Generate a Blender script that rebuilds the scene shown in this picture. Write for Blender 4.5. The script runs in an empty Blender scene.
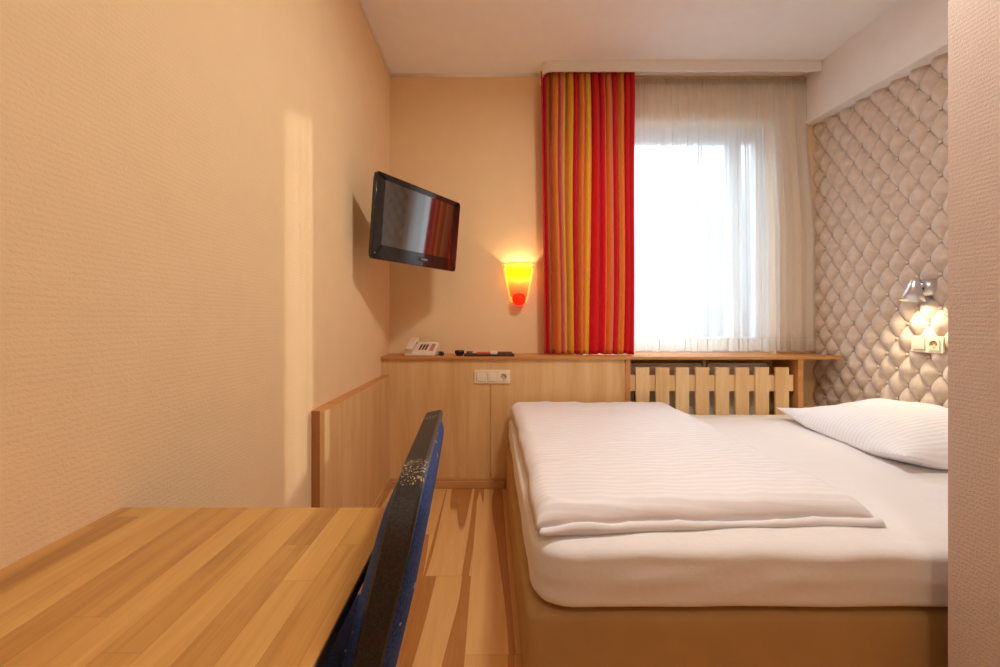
import bpy, bmesh, math, random
from mathutils import Vector, Matrix, noise
random.seed(7)
C = bpy.context.scene.collection
S = bpy.context.scene
PI = math.pi
F = 420.0; VX, VY = 491.0, 320.0; CZ = 1.05          # focal length (px), principal point, camera height

# ------------------------------------------------------------------ materials
def srgb(r, g, b):
    f = lambda c: (c/255/12.92) if c/255 <= .04045 else ((c/255+.055)/1.055)**2.4
    return (f(r), f(g), f(b), 1.0)

class NT:
    def __init__(s, name):
        s.m = bpy.data.materials.new(name); s.m.use_nodes = True
        s.t = s.m.node_tree; s.t.nodes.clear()
        s.out = s.n('ShaderNodeOutputMaterial')
    def n(s, typ, **k):
        nd = s.t.nodes.new(typ)
        for a, v in k.items(): setattr(nd, a, v)
        return nd
    def l(s, a, b): s.t.links.new(a, b)
    def put(s, sock, v):
        if isinstance(v, bpy.types.NodeSocket): s.l(v, sock)
        else: sock.default_value = v
    def math(s, op, a, b=0.0, c=None):
        nd = s.n('ShaderNodeMath', operation=op); s.put(nd.inputs[0], a); s.put(nd.inputs[1], b)
        if c is not None: s.put(nd.inputs[2], c)
        return nd.outputs[0]
    def obj(s): return s.n('ShaderNodeTexCoord').outputs['Object']
    def sep(s, v):
        nd = s.n('ShaderNodeSeparateXYZ'); s.l(v, nd.inputs[0]); return nd.outputs
    def comb(s, x, y, z):
        nd = s.n('ShaderNodeCombineXYZ')
        for i, v in enumerate((x, y, z)): s.put(nd.inputs[i], v)
        return nd.outputs[0]
    def scale(s, v, sc):
        nd = s.n('ShaderNodeMapping'); s.l(v, nd.inputs[0]); nd.inputs['Scale'].default_value = sc; return nd.outputs[0]
    def noise(s, v, sc=5, det=3, rough=.5, dist=0):
        nd = s.n('ShaderNodeTexNoise'); s.l(v, nd.inputs['Vector']); nd.inputs['Scale'].default_value = sc
        nd.inputs['Detail'].default_value = det; nd.inputs['Roughness'].default_value = rough; nd.inputs['Distortion'].default_value = dist
        return nd.outputs['Fac']
    def white(s, v):
        nd = s.n('ShaderNodeTexWhiteNoise', noise_dimensions='3D'); s.l(v, nd.inputs['Vector']); return nd.outputs['Value']
    def ramp(s, f, stops, interp='LINEAR'):
        nd = s.n('ShaderNodeValToRGB'); cr = nd.color_ramp; cr.interpolation = interp
        while len(cr.elements) < len(stops): cr.elements.new(0.5)
        for e, (p, c) in zip(cr.elements, stops): e.position = p; e.color = c
        s.l(f, nd.inputs[0]); return nd.outputs[0]
    def mix(s, f, a, b, mode='MIX'):
        nd = s.n('ShaderNodeMix', data_type='RGBA', blend_type=mode)
        s.put(nd.inputs[0], f); s.put(nd.inputs[6], a); s.put(nd.inputs[7], b); return nd.outputs[2]
    def bump(s, h, strength=.3, dist=.01):
        nd = s.n('ShaderNodeBump'); s.l(h, nd.inputs['Height']); nd.inputs['Strength'].default_value = strength
        nd.inputs['Distance'].default_value = dist; return nd.outputs[0]
    def bsdf(s, col, rough=.6, metal=0, bump=None, **k):
        b = s.n('ShaderNodeBsdfPrincipled'); s.put(b.inputs['Base Color'], col); s.put(b.inputs['Roughness'], rough)
        b.inputs['Metallic'].default_value = metal
        for a, v in k.items(): s.put(b.inputs[a.replace('_', ' ')], v)
        if bump is not None: s.l(bump, b.inputs['Normal'])
        s.l(b.outputs[0], s.out.inputs[0]); return b

def plain(name, col, rough=.5, metal=0, vary=.06, sc=40, **k):
    t = NT(name); v = t.noise(t.obj(), sc, 3)
    c2 = tuple(min(1, x*(1-vary)) for x in col[:3])+(1,); c1 = tuple(min(1, x*(1+vary)) for x in col[:3])+(1,)
    t.bsdf(t.ramp(v, [(.3, c2), (.7, c1)]), rough, metal, **k); return t.m

def wallpaper(name, col, amp=.35):
    """textile wallpaper: fine ribbing with a slanted, slubby weave"""
    t = NT(name); o = t.obj()
    a = t.noise(t.scale(o, (260, 260, 420)), 1, 3, .6)
    b = t.noise(o, 170, 3, .6); c = t.noise(o, 9, 4)
    x = t.sep(o)
    w = t.math('SINE', t.math('ADD', t.math('MULTIPLY', x[2], 620.0), t.math('MULTIPLY', b, 9.0)))
    h = t.math('ADD', t.math('ADD', t.math('MULTIPLY', a, .8), t.math('MULTIPLY', b, .9)), t.math('MULTIPLY', w, .12))
    d = tuple(x_*.90 for x_ in col[:3])+(1,)
    t.bsdf(t.mix(t.math('MULTIPLY', c, .8), col, d), .85, bump=t.bump(h, amp, .004)); return t.m

def maple(name, c1, c2, c3, rough=.45, axis=2, sc=1.0, flecks=.5):
    t = NT(name); o = t.obj(); x = list(t.sep(o))
    k = [13*sc, 13*sc, 13*sc]; k[axis] = 1.3*sc
    v = t.scale(o, tuple(k))
    a = t.noise(v, 1.0, 5, .6, .4)
    k2 = [150*sc]*3; k2[axis] = 6*sc
    b = t.noise(t.scale(o, tuple(k2)), 1.0, 3)
    k3 = [9*sc]*3; k3[axis] = 3*sc
    fl = t.noise(t.scale(o, tuple(k3)), 1, 2)
    col = t.ramp(t.math('ADD', t.math('MULTIPLY', a, .82), t.math('MULTIPLY', b, .18)), [(.26, c3), (.48, c2), (.66, c1)])
    col = t.mix(t.math('MULTIPLY', t.math('GREATER_THAN', fl, .69), flecks*.5), col, c3)
    t.bsdf(col, rough, bump=t.bump(b, .06, .001)); return t.m

def planked(name, w, L, off, stops, axis_grain=1, rough=.35, streak=None, grain=.5, gap=.0012, contrast=.55, coat=0.0):
    """boards of width w along X, length L along Y, each with its own tone and grain"""
    t = NT(name); o = t.obj(); x, y, z = t.sep(o)
    cx = t.math('DIVIDE', t.math('SUBTRACT', x, off), w); ix = t.math('FLOOR', cx)
    r0 = t.white(t.comb(ix, 3.7, 1.1))
    cy = t.math('ADD', t.math('DIVIDE', y, L), t.math('MULTIPLY', r0, 7.31)); iy = t.math('FLOOR', cy)
    r = t.white(t.comb(ix, iy, 5.5)); r2 = t.white(t.comb(ix, iy, 9.5))
    v = t.comb(t.math('ADD', x, t.math('MULTIPLY', r, 13.0)), t.math('ADD', y, t.math('MULTIPLY', r2, 17.0)), z)
    g1 = t.noise(t.scale(v, (28, 2.2, 28)), 1, 5, .62, .5); g2 = t.noise(t.scale(v, (190, 7, 190)), 1, 3)
    f = t.math('ADD', t.math('MULTIPLY', r, contrast), t.math('MULTIPLY', t.math('ADD', t.math('MULTIPLY', g1, .75), t.math('MULTIPLY', g2, .25)), 1-contrast))
    col = t.ramp(f, stops)
    if streak:                                            # wandering brown heartwood bands
        s1 = t.noise(t.scale(v, (streak[2], streak[3], 1)), 1, 2.2, .5, .35)
        bw_ = t.math('ABSOLUTE', t.math('SUBTRACT', s1, t.math('ADD', streak[0]-.05, t.math('MULTIPLY', r, .08))))
        m = t.ramp(bw_, [(.042, (1, 1, 1, 1)), (.052, (0, 0, 0, 1))])
        m2 = t.math('MULTIPLY', m, t.math('ADD', .70, t.math('MULTIPLY', g2, .6)))
        edge = t.ramp(bw_, [(.038, (0, 0, 0, 1)), (.046, (1, 1, 1, 1)), (.052, (0, 0, 0, 1))])
        col = t.mix(m2, col, streak[1]); col = t.mix(t.math('MULTIPLY', edge, .45), col, streak[4])
    fx = t.math('MULTIPLY', t.math('FRACT', cx), w); fy = t.math('MULTIPLY', t.math('FRACT', cy), L)
    gapm = t.math('MAXIMUM', t.math('LESS_THAN', fx, gap), t.math('LESS_THAN', fy, gap))
    dk = tuple(c*.35 for c in stops[0][1][:3])+(1,)
    col = t.mix(t.math('MULTIPLY', gapm, .75), col, dk)
    t.bsdf(col, rough, bump=t.bump(t.math('SUBTRACT', g2, t.math('MULTIPLY', gapm, 2)), .12, .001), Coat_Weight=coat, Coat_Roughness=.25)
    return t.m

def linen(name, col, axis, period, depth=.25, rough=.75, sheen=.2):
    """satin-stripe bed linen"""
    t = NT(name); o = t.obj(); c = t.sep(o)[axis]
    w = t.math('SINE', t.math('MULTIPLY', c, 2*PI/period))
    w = t.math('MULTIPLY', t.math('ADD', t.math('MULTIPLY', w, 1.6), 1.0), .5); w = t.math('MINIMUM', t.math('MAXIMUM', w, 0.0), 1.0)
    n = t.noise(o, 700, 2); n2 = t.noise(o, 14, 4, .6)
    h = t.math('ADD', t.math('MULTIPLY', w, 1.0), t.math('ADD', t.math('MULTIPLY', n, .2), t.math('MULTIPLY', n2, 2.0)))
    dk = tuple(x*.93 for x in col[:3])+(1,)
    t.bsdf(t.mix(w, dk, col) if period < 1 else col, t.math('SUBTRACT', rough, t.math('MULTIPLY', w, .2)), bump=t.bump(h, depth, .003), Sheen_Weight=sheen); return t.m

M = {}
WALLC = srgb(240, 209, 163)
M['wall'] = wallpaper('peach_textile_wallpaper', WALLC, .25)
M['wall_pink'] = wallpaper('rosy_textile_wallpaper', srgb(208, 190, 178), .24)
M['ceiling'] = plain('ceiling_paint', srgb(240, 235, 230), .9, vary=.015, sc=12)
M['white_paint'] = plain('white_gloss_paint', srgb(236, 230, 222), .45, vary=.01)
M['white_up'] = plain('white_wall_paint', srgb(238, 232, 226), .8, vary=.02, sc=8)
M['pvc'] = plain('white_window_plastic', srgb(228, 232, 236), .35, vary=.01)
M['maple'] = maple('maple_veneer', srgb(226, 190, 138), srgb(216, 176, 122), srgb(200, 156, 100))
M['maple_edge'] = maple('orange_edge_banding', srgb(206, 150, 92), srgb(196, 136, 78), srgb(180, 118, 62), axis=0)
M['maple_slat'] = maple('slat_veneer', srgb(236, 206, 158), srgb(224, 188, 136), srgb(206, 164, 110), sc=1.0)
M['core'] = maple('board_edge_wood', srgb(172, 118, 66), srgb(160, 106, 56), srgb(140, 90, 44))
M['base_trim'] = maple('baseboard_wood', srgb(206, 160, 104), srgb(196, 148, 92), srgb(176, 128, 74), axis=0)
M['floor'] = planked('applewood_laminate', .195, 1.29, -.083, [(.0, srgb(200, 146, 86)), (.5, srgb(216, 166, 104)), (1, srgb(232, 190, 130))],
                     rough=.26, streak=(.5, srgb(176, 118, 62), 6.0, .30, srgb(120, 72, 32)), contrast=.22)
M['desk'] = planked('stave_glued_beech', .043, .68, -.62, [(.22, srgb(150, 98, 42)), (.42, srgb(190, 138, 70)), (.6, srgb(204, 154, 84)), (.8, srgb(224, 184, 116))],
                    rough=.30, gap=.0004, contrast=.27)
M['desk_dark'] = plain('dark_desk_edge', srgb(34, 28, 30), .5)
M['steel'] = plain('steel', (.5, .5, .52, 1), .3, 1, vary=.03)
M['chrome'] = plain('brushed_chrome', (.72, .73, .75, 1), .32, 1, vary=.03)
M['black'] = plain('black_plastic', (.012, .012, .013, 1), .25, vary=.02)
M['dark'] = plain('dark_interior', (.03, .025, .02, 1), .7)
M['socket'] = plain('cream_switch_plastic', srgb(236, 222, 196), .3, vary=.01)
M['phone'] = plain('beige_phone_plastic', srgb(226, 206, 186), .4, vary=.01)
M['phone_dark'] = plain('brown_phone_keys', srgb(96, 64, 52), .5)
M['rad'] = plain('white_radiator_enamel', srgb(214, 208, 196), .35, vary=.01)
M['sheet'] = linen('plain_cotton_sheet', srgb(236, 232, 230), 1, 5.0, .45)
M['duvet'] = linen('satin_stripe_duvet', srgb(240, 237, 238), 1, .030, .35)
M['pillow'] = linen('satin_stripe_pillow', srgb(240, 239, 241), 1, .022, .22)
M['base'] = plain('tan_bed_base_fabric', srgb(184, 148, 94), .9, vary=.05, sc=9)
M['tray'] = plain('dark_brown_tray', srgb(74, 44, 34), .45)
M['red_paper'] = plain('red_leaflet', srgb(196, 70, 48), .6)
M['white_paper'] = plain('white_packet', srgb(240, 222, 204), .6)
M['brown_paper'] = plain('brown_booklet', srgb(96, 60, 48), .6)
M['olive'] = plain('olive_dish', srgb(92, 78, 48), .5)
M['outside'] = plain('hazy_facade', srgb(112, 122, 132), .9, vary=.05, sc=.2)
M['outside_dark'] = plain('hazy_windows', srgb(84, 96, 108), .6, vary=.05, sc=.2)

# suede of the tufted panel
t = NT('taupe_suede'); o_ = t.obj(); n1 = t.noise(o_, 22, 4, .6); n2 = t.noise(o_, 500, 2)
t.bsdf(t.ramp(n1, [(.3, srgb(196, 176, 158)), (.7, srgb(216, 198, 182))]), .8, bump=t.bump(t.math('ADD', t.math('MULTIPLY', n1, 1.5), t.math('MULTIPLY', n2, .3)), .3, .004), Sheen_Weight=.4, Sheen_Roughness=.4)
M['suede'] = t.m
# striped curtain: stripes follow the cloth (its own u coordinate)
RED, ORG, GLD, BRN, PNK = srgb(226, 20, 36), srgb(240, 146, 60), srgb(242, 190, 60), srgb(176, 106, 34), srgb(230, 136, 124)
px_st = [(541, RED), (546.5, BRN), (552, ORG), (559.5, PNK), (562, GLD), (571, ORG), (573.5, RED), (578.5, ORG), (584, GLD), (589.5, RED),
         (604, ORG), (610.5, PNK), (613, RED), (619, GLD), (622, ORG), (627, RED)]
t = NT('striped_curtain_cloth'); uv = t.n('ShaderNodeUVMap', uv_map='cloth').outputs[0]; u = t.sep(uv)[0]
col = t.ramp(u, [((p-541)/93.0, c) for p, c in px_st], 'CONSTANT')
nb = t.noise(t.scale(t.obj(), (900, 900, 900)), 1, 2)
b = t.n('ShaderNodeBsdfPrincipled'); t.l(col, b.inputs['Base Color']); b.inputs['Roughness'].default_value = .65; b.inputs['Sheen Weight'].default_value = .15
t.l(t.bump(nb, .1, .001), b.inputs['Normal'])
tr = t.n('ShaderNodeBsdfTranslucent'); t.l(col, tr.inputs[0]); mx = t.n('ShaderNodeMixShader'); mx.inputs[0].default_value = .35
t.l(b.outputs[0], mx.inputs[1]); t.l(tr.outputs[0], mx.inputs[2]); t.l(mx.outputs[0], t.out.inputs[0]); M['curtain'] = t.m

def sheer(name, alpha, col):
    t = NT(name); o = t.obj(); n = t.noise(t.scale(o, (500, 500, 60)), 1, 2)
    d = t.n('ShaderNodeBsdfDiffuse'); d.inputs[0].default_value = col
    tr = t.n('ShaderNodeBsdfTranslucent'); tr.inputs[0].default_value = col
    m1 = t.n('ShaderNodeMixShader'); m1.inputs[0].default_value = .42; t.l(d.outputs[0], m1.inputs[1]); t.l(tr.outputs[0], m1.inputs[2])
    tp = t.n('ShaderNodeBsdfTransparent'); m2 = t.n('ShaderNodeMixShader')
    t.l(t.math('ADD', alpha-.05, t.math('MULTIPLY', n, .1)), m2.inputs[0]); t.l(tp.outputs[0], m2.inputs[1]); t.l(m1.outputs[0], m2.inputs[2]); t.l(m2.outputs[0], t.out.inputs[0])
    return t.m
M['sheer'] = sheer('sheer_voile', .66, srgb(246, 246, 244)); M['sheer_hem'] = sheer('voile_hem', .93, srgb(232, 230, 222)); M['sheer_tape'] = sheer('gathering_tape', .85, srgb(214, 206, 192))

def glassy(name, tint=(1, 1, 1, 1), k=.06):
    t = NT(name); tp = t.n('ShaderNodeBsdfTransparent'); tp.inputs[0].default_value = tint
    g = t.n('ShaderNodeBsdfGlossy'); g.inputs['Roughness'].default_value = .02
    m = t.n('ShaderNodeMixShader'); m.inputs[0].default_value = k
    t.l(tp.outputs[0], m.inputs[1]); t.l(g.outputs[0], m.inputs[2]); t.l(m.outputs[0], t.out.inputs[0]); return t.m
M['glass'] = glassy('window_glass')
def frosted(name, col, emis=None, e=0):
    t = NT(name); tr = t.n('ShaderNodeBsdfTranslucent'); tr.inputs[0].default_value = col
    d = t.n('ShaderNodeBsdfPrincipled'); d.inputs['Base Color'].default_value = col; d.inputs['Roughness'].default_value = .3
    if emis: d.inputs['Emission Color'].default_value = emis; d.inputs['Emission Strength'].default_value = e
    m = t.n('ShaderNodeMixShader'); m.inputs[0].default_value = .6; t.l(d.outputs[0], m.inputs[1]); t.l(tr.outputs[0], m.inputs[2]); t.l(m.outputs[0], t.out.inputs[0]); return t.m
M['lamp_glass'] = frosted('cream_lamp_glass', srgb(255, 220, 150), srgb(255, 196, 96), .9)
M['lamp_yellow'] = frosted('yellow_lamp_glass', srgb(255, 225, 20), srgb(255, 216, 0), 2.6)
M['lamp_red'] = frosted('red_lamp_glass', srgb(240, 60, 24), srgb(255, 48, 12), .9)
def emit(name, col, e):
    t = NT(name); n = t.n('ShaderNodeEmission'); n.inputs[0].default_value = col; n.inputs[1].default_value = e; t.l(n.outputs[0], t.out.inputs[0]); return t.m
M['bulb'] = emit('lit_bulb', srgb(255, 214, 150), 12)
M['screen'] = plain('glossy_black_screen', (.008, .008, .009, 1), .06, vary=.02, Specular_IOR_Level=1.0, IOR=1.9, Coat_Weight=1.0, Coat_Roughness=.03)
M['bezel'] = plain('gloss_black_bezel', (.010, .009, .009, 1), .12, vary=.02, Coat_Weight=.5)
M['grey_letters'] = plain('silver_letters', (.6, .6, .62, 1), .4)
# chair materials
t = NT('black_metal_painted_glints'); o_ = t.obj(); n1 = t.noise(o_, 420, 2); n2 = t.noise(o_, 14, 2)
vm = t.n('ShaderNodeVectorMath', operation='DISTANCE'); t.l(o_, vm.inputs[0]); vm.inputs[1].default_value = (.25, -.17, .85)
vm2 = t.n('ShaderNodeVectorMath', operation='DISTANCE'); t.l(o_, vm2.inputs[0]); vm2.inputs[1].default_value = (.25, .10, .85)
m_ = t.math('MULTIPLY', t.math('GREATER_THAN', n1, .60), t.math('MAXIMUM', t.math('LESS_THAN', t.math('ADD', vm.outputs['Value'], t.math('MULTIPLY', n2, .03)), .040), t.math('LESS_THAN', vm2.outputs['Value'], .02)))  # two pale fleck clusters paint the finish's sparkle into the colour
c_ = t.mix(m_, t.ramp(t.noise(o_, 380, 2), [(.4, (.006, .006, .008, 1)), (.7, (.03, .026, .026, 1))]), srgb(206, 190, 150))
t.bsdf(c_, .42, .0, bump=t.bump(t.noise(o_, 500, 2), .4, .002), Specular_IOR_Level=.6); M['chair_metal'] = t.m
t = NT('blue_dotted_upholstery'); o_ = t.obj(); vo = t.n('ShaderNodeTexVoronoi'); t.l(o_, vo.inputs['Vector']); vo.inputs['Scale'].default_value = 34
dots = t.math('LESS_THAN', vo.outputs['Distance'], .13)
c_ = t.mix(dots, t.ramp(t.noise(o_, 300, 2), [(.35, srgb(24, 48, 104)), (.65, srgb(42, 80, 150))]), srgb(206, 172, 92))
t.bsdf(c_, .85, bump=t.bump(t.noise(o_, 600, 2), .4, .002)); M['blue'] = t.m

# ------------------------------------------------------------------ mesh helpers
def box(bm, x0, x1, y0, y1, z0, z1, bev=0, mi=0):
    vs = [bm.verts.new((x, y, z)) for x in (x0, x1) for y in (y0, y1) for z in (z0, z1)]
    fs = [bm.faces.new([vs[i] for i in f]) for f in ((0, 1, 3, 2), (4, 6, 7, 5), (0, 4, 5, 1), (2, 3, 7, 6), (0, 2, 6, 4), (1, 5, 7, 3))]
    for f in fs: f.material_index = mi
    if bev:
        es = list({e for f in fs for e in f.edges})
        r = bmesh.ops.bevel(bm, geom=es, offset=bev, segments=2, affect='EDGES', profile=.7)
        for f in r['faces']: f.material_index = mi
    return fs

def rbox(bm, c, size, r, n=(12, 12, 6), fn=None):
    """rounded box built on a subdivided cube; r = (rx, ry, rz); fn displaces a point"""
    c = Vector(c); hs = Vector(size)/2; r = Vector([min(a, b*.999) for a, b in zip(r, hs)]); q = hs-r
    cache = {}
    def samp(i, k, a):                                     # spacing with extra samples in the rounded zone
        nz = 5; tot = k+2*nz
        if i < nz: return -hs[a]+r[a]*(1-math.cos(i/nz*PI/2))
        if i > nz+k: return hs[a]-r[a]*(1-math.cos((tot-i)/nz*PI/2))
        return -q[a]+2*q[a]*(i-nz)/k
    N = [n[a]+10 for a in range(3)]
    def V(i, j, k):
        key = (i, j, k)
        if key not in cache:
            p = Vector((samp(i, n[0], 0), samp(j, n[1], 1), samp(k, n[2], 2)))
            cl = Vector([max(-q[a], min(q[a], p[a])) for a in range(3)])
            d = Vector([(p[a]-cl[a])/r[a] for a in range(3)])
            if d.length > 1e-6:
                m = max(abs(x) for x in d); d = d.normalized()*m if m < 1 else d.normalized()
            p2 = cl+Vector([d[a]*r[a] for a in range(3)])
            if fn: p2 = fn(p2, hs)
            cache[key] = bm.verts.new(c+p2)
        return cache[key]
    def face(a, val):
        b, c2 = [(1, 2), (0, 2), (0, 1)][a]
        for i in range(N[b]):
            for j in range(N[c2]):
                ks = []
                for (ii, jj) in ((i, j), (i+1, j), (i+1, j+1), (i, j+1)):
                    k = [0, 0, 0]; k[a] = val; k[b] = ii; k[c2] = jj; ks.append(V(*k))
                try: bm.faces.new(ks)
                except ValueError: pass
    for a in range(3): face(a, 0); face(a, N[a])

def tube(bm, pts, rad, seg=10, caps=True, flat=None):
    """sweep a circle (or a flat rectangle flat=(w,h,up)) along pts"""
    pts = [Vector(p) for p in pts]; rings = []
    up = Vector(flat[2]) if flat else None; prev = None
    for i, p in enumerate(pts):
        d = (pts[min(i+1, len(pts)-1)]-pts[max(i-1, 0)]).normalized()
        if flat: a = (up-d*up.dot(d)).normalized(); b = d.cross(a)
        else:
            if prev is None:
                ref = Vector((0, 0, 1)) if abs(d.z) < .9 else Vector((1, 0, 0)); a = (ref-d*ref.dot(d)).normalized()
            else: a = (prev-d*prev.dot(d)).normalized()
            prev = a; b = d.cross(a)
        if flat:
            w, h = flat[0]/2, flat[1]/2; bv = min(w, h)*.5
            rings.append([bm.verts.new(p+a*x+b*y) for x, y in ((w, h-bv), (w-bv, h), (-w+bv, h), (-w, h-bv), (-w, -h+bv), (-w+bv, -h), (w-bv, -h), (w, -h+bv))])
        else:
            r = rad[i] if isinstance(rad, (list, tuple)) else rad
            rings.append([bm.verts.new(p+a*math.cos(2*PI*k/seg)*r+b*math.sin(2*PI*k/seg)*r) for k in range(seg)])
    m = len(rings[0])
    for q, r2 in zip(rings, rings[1:]):
        for k in range(m): bm.faces.new((q[k], q[(k+1) % m], r2[(k+1) % m], r2[k]))
    if caps: bm.faces.new(rings[0]); bm.faces.new(rings[-1])

def lathe(bm, prof, origin=(0, 0, 0), axis=(0, 0, 1), seg=32, a0=0, a1=2*PI):
    ax = Vector(axis).normalized(); ref = Vector((1, 0, 0)) if abs(ax.x) < .9 else Vector((0, 1, 0))
    u = (ref-ax*ref.dot(ax)).normalized(); v = ax.cross(u); o = Vector(origin); full = abs(a1-a0-2*PI) < 1e-4
    n = seg if full else seg+1; rows = []
    for r, h in prof:
        rows.append([bm.verts.new(o+ax*h+(u*math.cos(a0+(a1-a0)*k/seg)+v*math.sin(a0+(a1-a0)*k/seg))*max(r, 1e-5)) for k in range(n)])
    for a, b in zip(rows, rows[1:]):
        for k in range(seg): bm.faces.new((a[k], a[(k+1) % n], b[(k+1) % n], b[k]))

def prism(bm, outline, z0, z1):
    a = [bm.verts.new((x, y, z0)) for x, y in outline]; b = [bm.verts.new((x, y, z1)) for x, y in outline]; n = len(a)
    bm.faces.new(a); bm.faces.new(b)
    for i in range(n): bm.faces.new((a[i], a[(i+1) % n], b[(i+1) % n], b[i]))

def link(name, bm, mats, parent=None, smooth=False, angle=None):
    bmesh.ops.remove_doubles(bm, verts=bm.verts, dist=1e-6)
    bmesh.ops.recalc_face_normals(bm, faces=bm.faces)
    me = bpy.data.meshes.new(name); bm.to_mesh(me); bm.free()
    for m in (mats if isinstance(mats, (list, tuple)) else [mats]): me.materials.append(m)
    if smooth or angle:
        for p in me.polygons: p.use_smooth = True
        if angle: me.set_sharp_from_angle(angle=math.radians(angle))
    o = bpy.data.objects.new(name, me); C.objects.link(o)
    if parent: o.parent = parent
    return o

def B(): return bmesh.new()
def bxo(name, dims, mat, parent=None, bev=.001):
    bm = B(); box(bm, *dims, bev=bev); return link(name, bm, mat, parent, angle=35)
def thing(name, loc, label, cat, group=None, rz=0):
    o = bpy.data.objects.new(name, None); C.objects.link(o); o.location = loc; o.rotation_euler = (0, 0, rz); o.empty_display_size = .05
    return tag(o, label, cat, group)
def tag(o, label, cat, group=None):
    o['label'] = label; o['category'] = cat
    if group: o['group'] = group
    return o
def struct(o): o['kind'] = 'structure'; return o

# ------------------------------------------------------------------ the room
XL, XR, XT = -.69, 2.245, 2.203         # left wall, right wall behind the panel, face of tufted panel
XC, YC = 1.088, 1.0                    # corner of the projecting wall at right
YB, YF = 2.87, -1.6; H = 2.727
struct(bxo('floor', (XL-.1, XR+.1, YF-.1, YB+.1, -.08, 0), M['floor'], bev=0))
struct(bxo('ceiling', (XL-.1, XR+.1, YF-.1, YB+.1, H, H+.1), M['ceiling'], bev=0))
struct(bxo('wall_left', (XL-.15, XL, YF-.1, YB+.25, -.08, H+.1), M['wall'], bev=0))
struct(bxo('wall_right', (XR, XR+.15, YC-.1, YB+.25, -.08, H+.1), M['white_up'], bev=0))
bm = B(); wx0, wx1, wz0, wz1 = .50, 1.947, .80, 2.41
box(bm, XL-.1, wx0, YB, YB+.25, -.08, H+.1); box(bm, wx1, XR+.1, YB, YB+.25, -.08, H+.1)
box(bm, wx0, wx1, YB, YB+.25, -.08, wz0); box(bm, wx0, wx1, YB, YB+.25, wz1, H+.1)
struct(link('wall_back', bm, M['wall']))
struct(bxo('wall_front', (XL-.1, XC+.1, YF-.15, YF, -.08, H+.1), M['wall'], bev=0))
bm = B(); box(bm, XC, XR, YF-.1, YC, 0, H); struct(link('wall_corridor', bm, M['wall_pink']))
# white beam over the tufted panel, its underside dropping a little towards the room
bm = B(); prof = [(YC, 2.325), (YB, 2.382)]
vs = [bm.verts.new((x, y, z)) for x in (2.14, XR+.02) for (y, z) in ((YC, 2.305), (YC, H), (YB, H), (YB, 2.382))]
bm.faces.new(vs[:4]); bm.faces.new(vs[4:])
for i in range(4): bm.faces.new((vs[i], vs[(i+1) % 4], vs[4+(i+1) % 4], vs[4+i]))
struct(link('beam_right', bm, M['white_up']))
bm = B(); vs = [bm.verts.new((x, y, z+dz)) for x in (2.128, 2.15) for (y, z) in ((YC, 2.305), (YB, 2.382)) for dz in (-.004, .026)]
for f in ((0, 1, 3, 2), (4, 6, 7, 5), (0, 4, 5, 1), (2, 3, 7, 6), (0, 2, 6, 4), (1, 5, 7, 3)): bm.faces.new([vs[i] for i in f])
bmesh.ops.bevel(bm, geom=list(bm.edges), offset=.003, segments=2, affect='EDGES'); struct(link('trim_1', bm, M['white_paint']))
# thin cornice beads
def bead(name, p0, p1): 
    bm = B(); tube(bm, [p0, p1], .011, 10); struct(link(name, bm, M['white_paint'], smooth=True))
bead('trim_2', (XL+.004, YF, H-.006), (XL+.004, YB, H-.006)); bead('trim_3', (XL, YB-.004, H-.006), (.36, YB-.004, H-.006))

# window
win = bpy.data.objects.new('window_1', None); C.objects.link(win); win.location = (1.22, 3.02, wz0); struct(win)
def wpart(name, bm, m, **k):
    bm.transform(Matrix.Translation((-1.22, -3.02, -wz0))); return link(name, bm, m, win, **k)
y0, y1 = 2.99, 3.05
bm = B(); box(bm, wx0, wx1, y0, y1, wz1-.05, wz1, .004); box(bm, wx0, wx1, y0, y1, wz0, .87, .004)
box(bm, wx0, wx0+.05, y0, y1, .87, wz1-.05, .004); box(bm, wx1-.045, wx1, y0, y1, .87, wz1-.05, .004); wpart('window_frame', bm, M['pvc'])
def sash(x0, x1, w):
    bm = B(); ya, yb = y0-.018, y1-.01; z0, z1 = .865, wz1-.045
    box(bm, x0, x1, ya, yb, z1-.055, z1, .004); box(bm, x0, x1, ya, yb, z0, z0+.06, .004)
    box(bm, x0, x0+w, ya, yb, z0+.06, z1-.055, .004); box(bm, x1-w, x1, ya, yb, z0+.06, z1-.055, .004); s_ = wpart('window_sash', bm, M['pvc'])
    bm = B(); box(bm, x0+w, x1-w, y0+.012, y0+.018, z0+.06, z1-.055); p = link('pane', bm, M['glass'], s_); p.data.transform(Matrix.Translation((-1.22, -3.02, -wz0)))
sash(wx0+.045, 1.735, .05); sash(1.737, wx1-.04, .032)
bm = B(); box(bm, 1.64, 1.665, y0-.03, y0-.016, 1.30, 1.36, .002); box(bm, 1.642, 1.662, y0-.055, y0-.040, 1.22, 1.345, .004); tube(bm, [(1.652, y0-.045, 1.335), (1.652, y0-.02, 1.335)], .007)
wpart('window_handle', bm, M['white_paint'])

# baseboards
bm = B(); box(bm, -.639, .085, 2.612, 2.64, 0, .045, .004); box(bm, -.639, .085, 2.622, 2.64, .045, .058, .003); struct(link('baseboard_back', bm, M['base_trim']))
bm = B(); box(bm, -.639, -.615, 1.612, 2.612, 0, .045, .004); box(bm, -.639, -.624, 1.612, 2.62, .045, .058, .003); struct(link('baseboard_left', bm, M['base_trim']))

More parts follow.
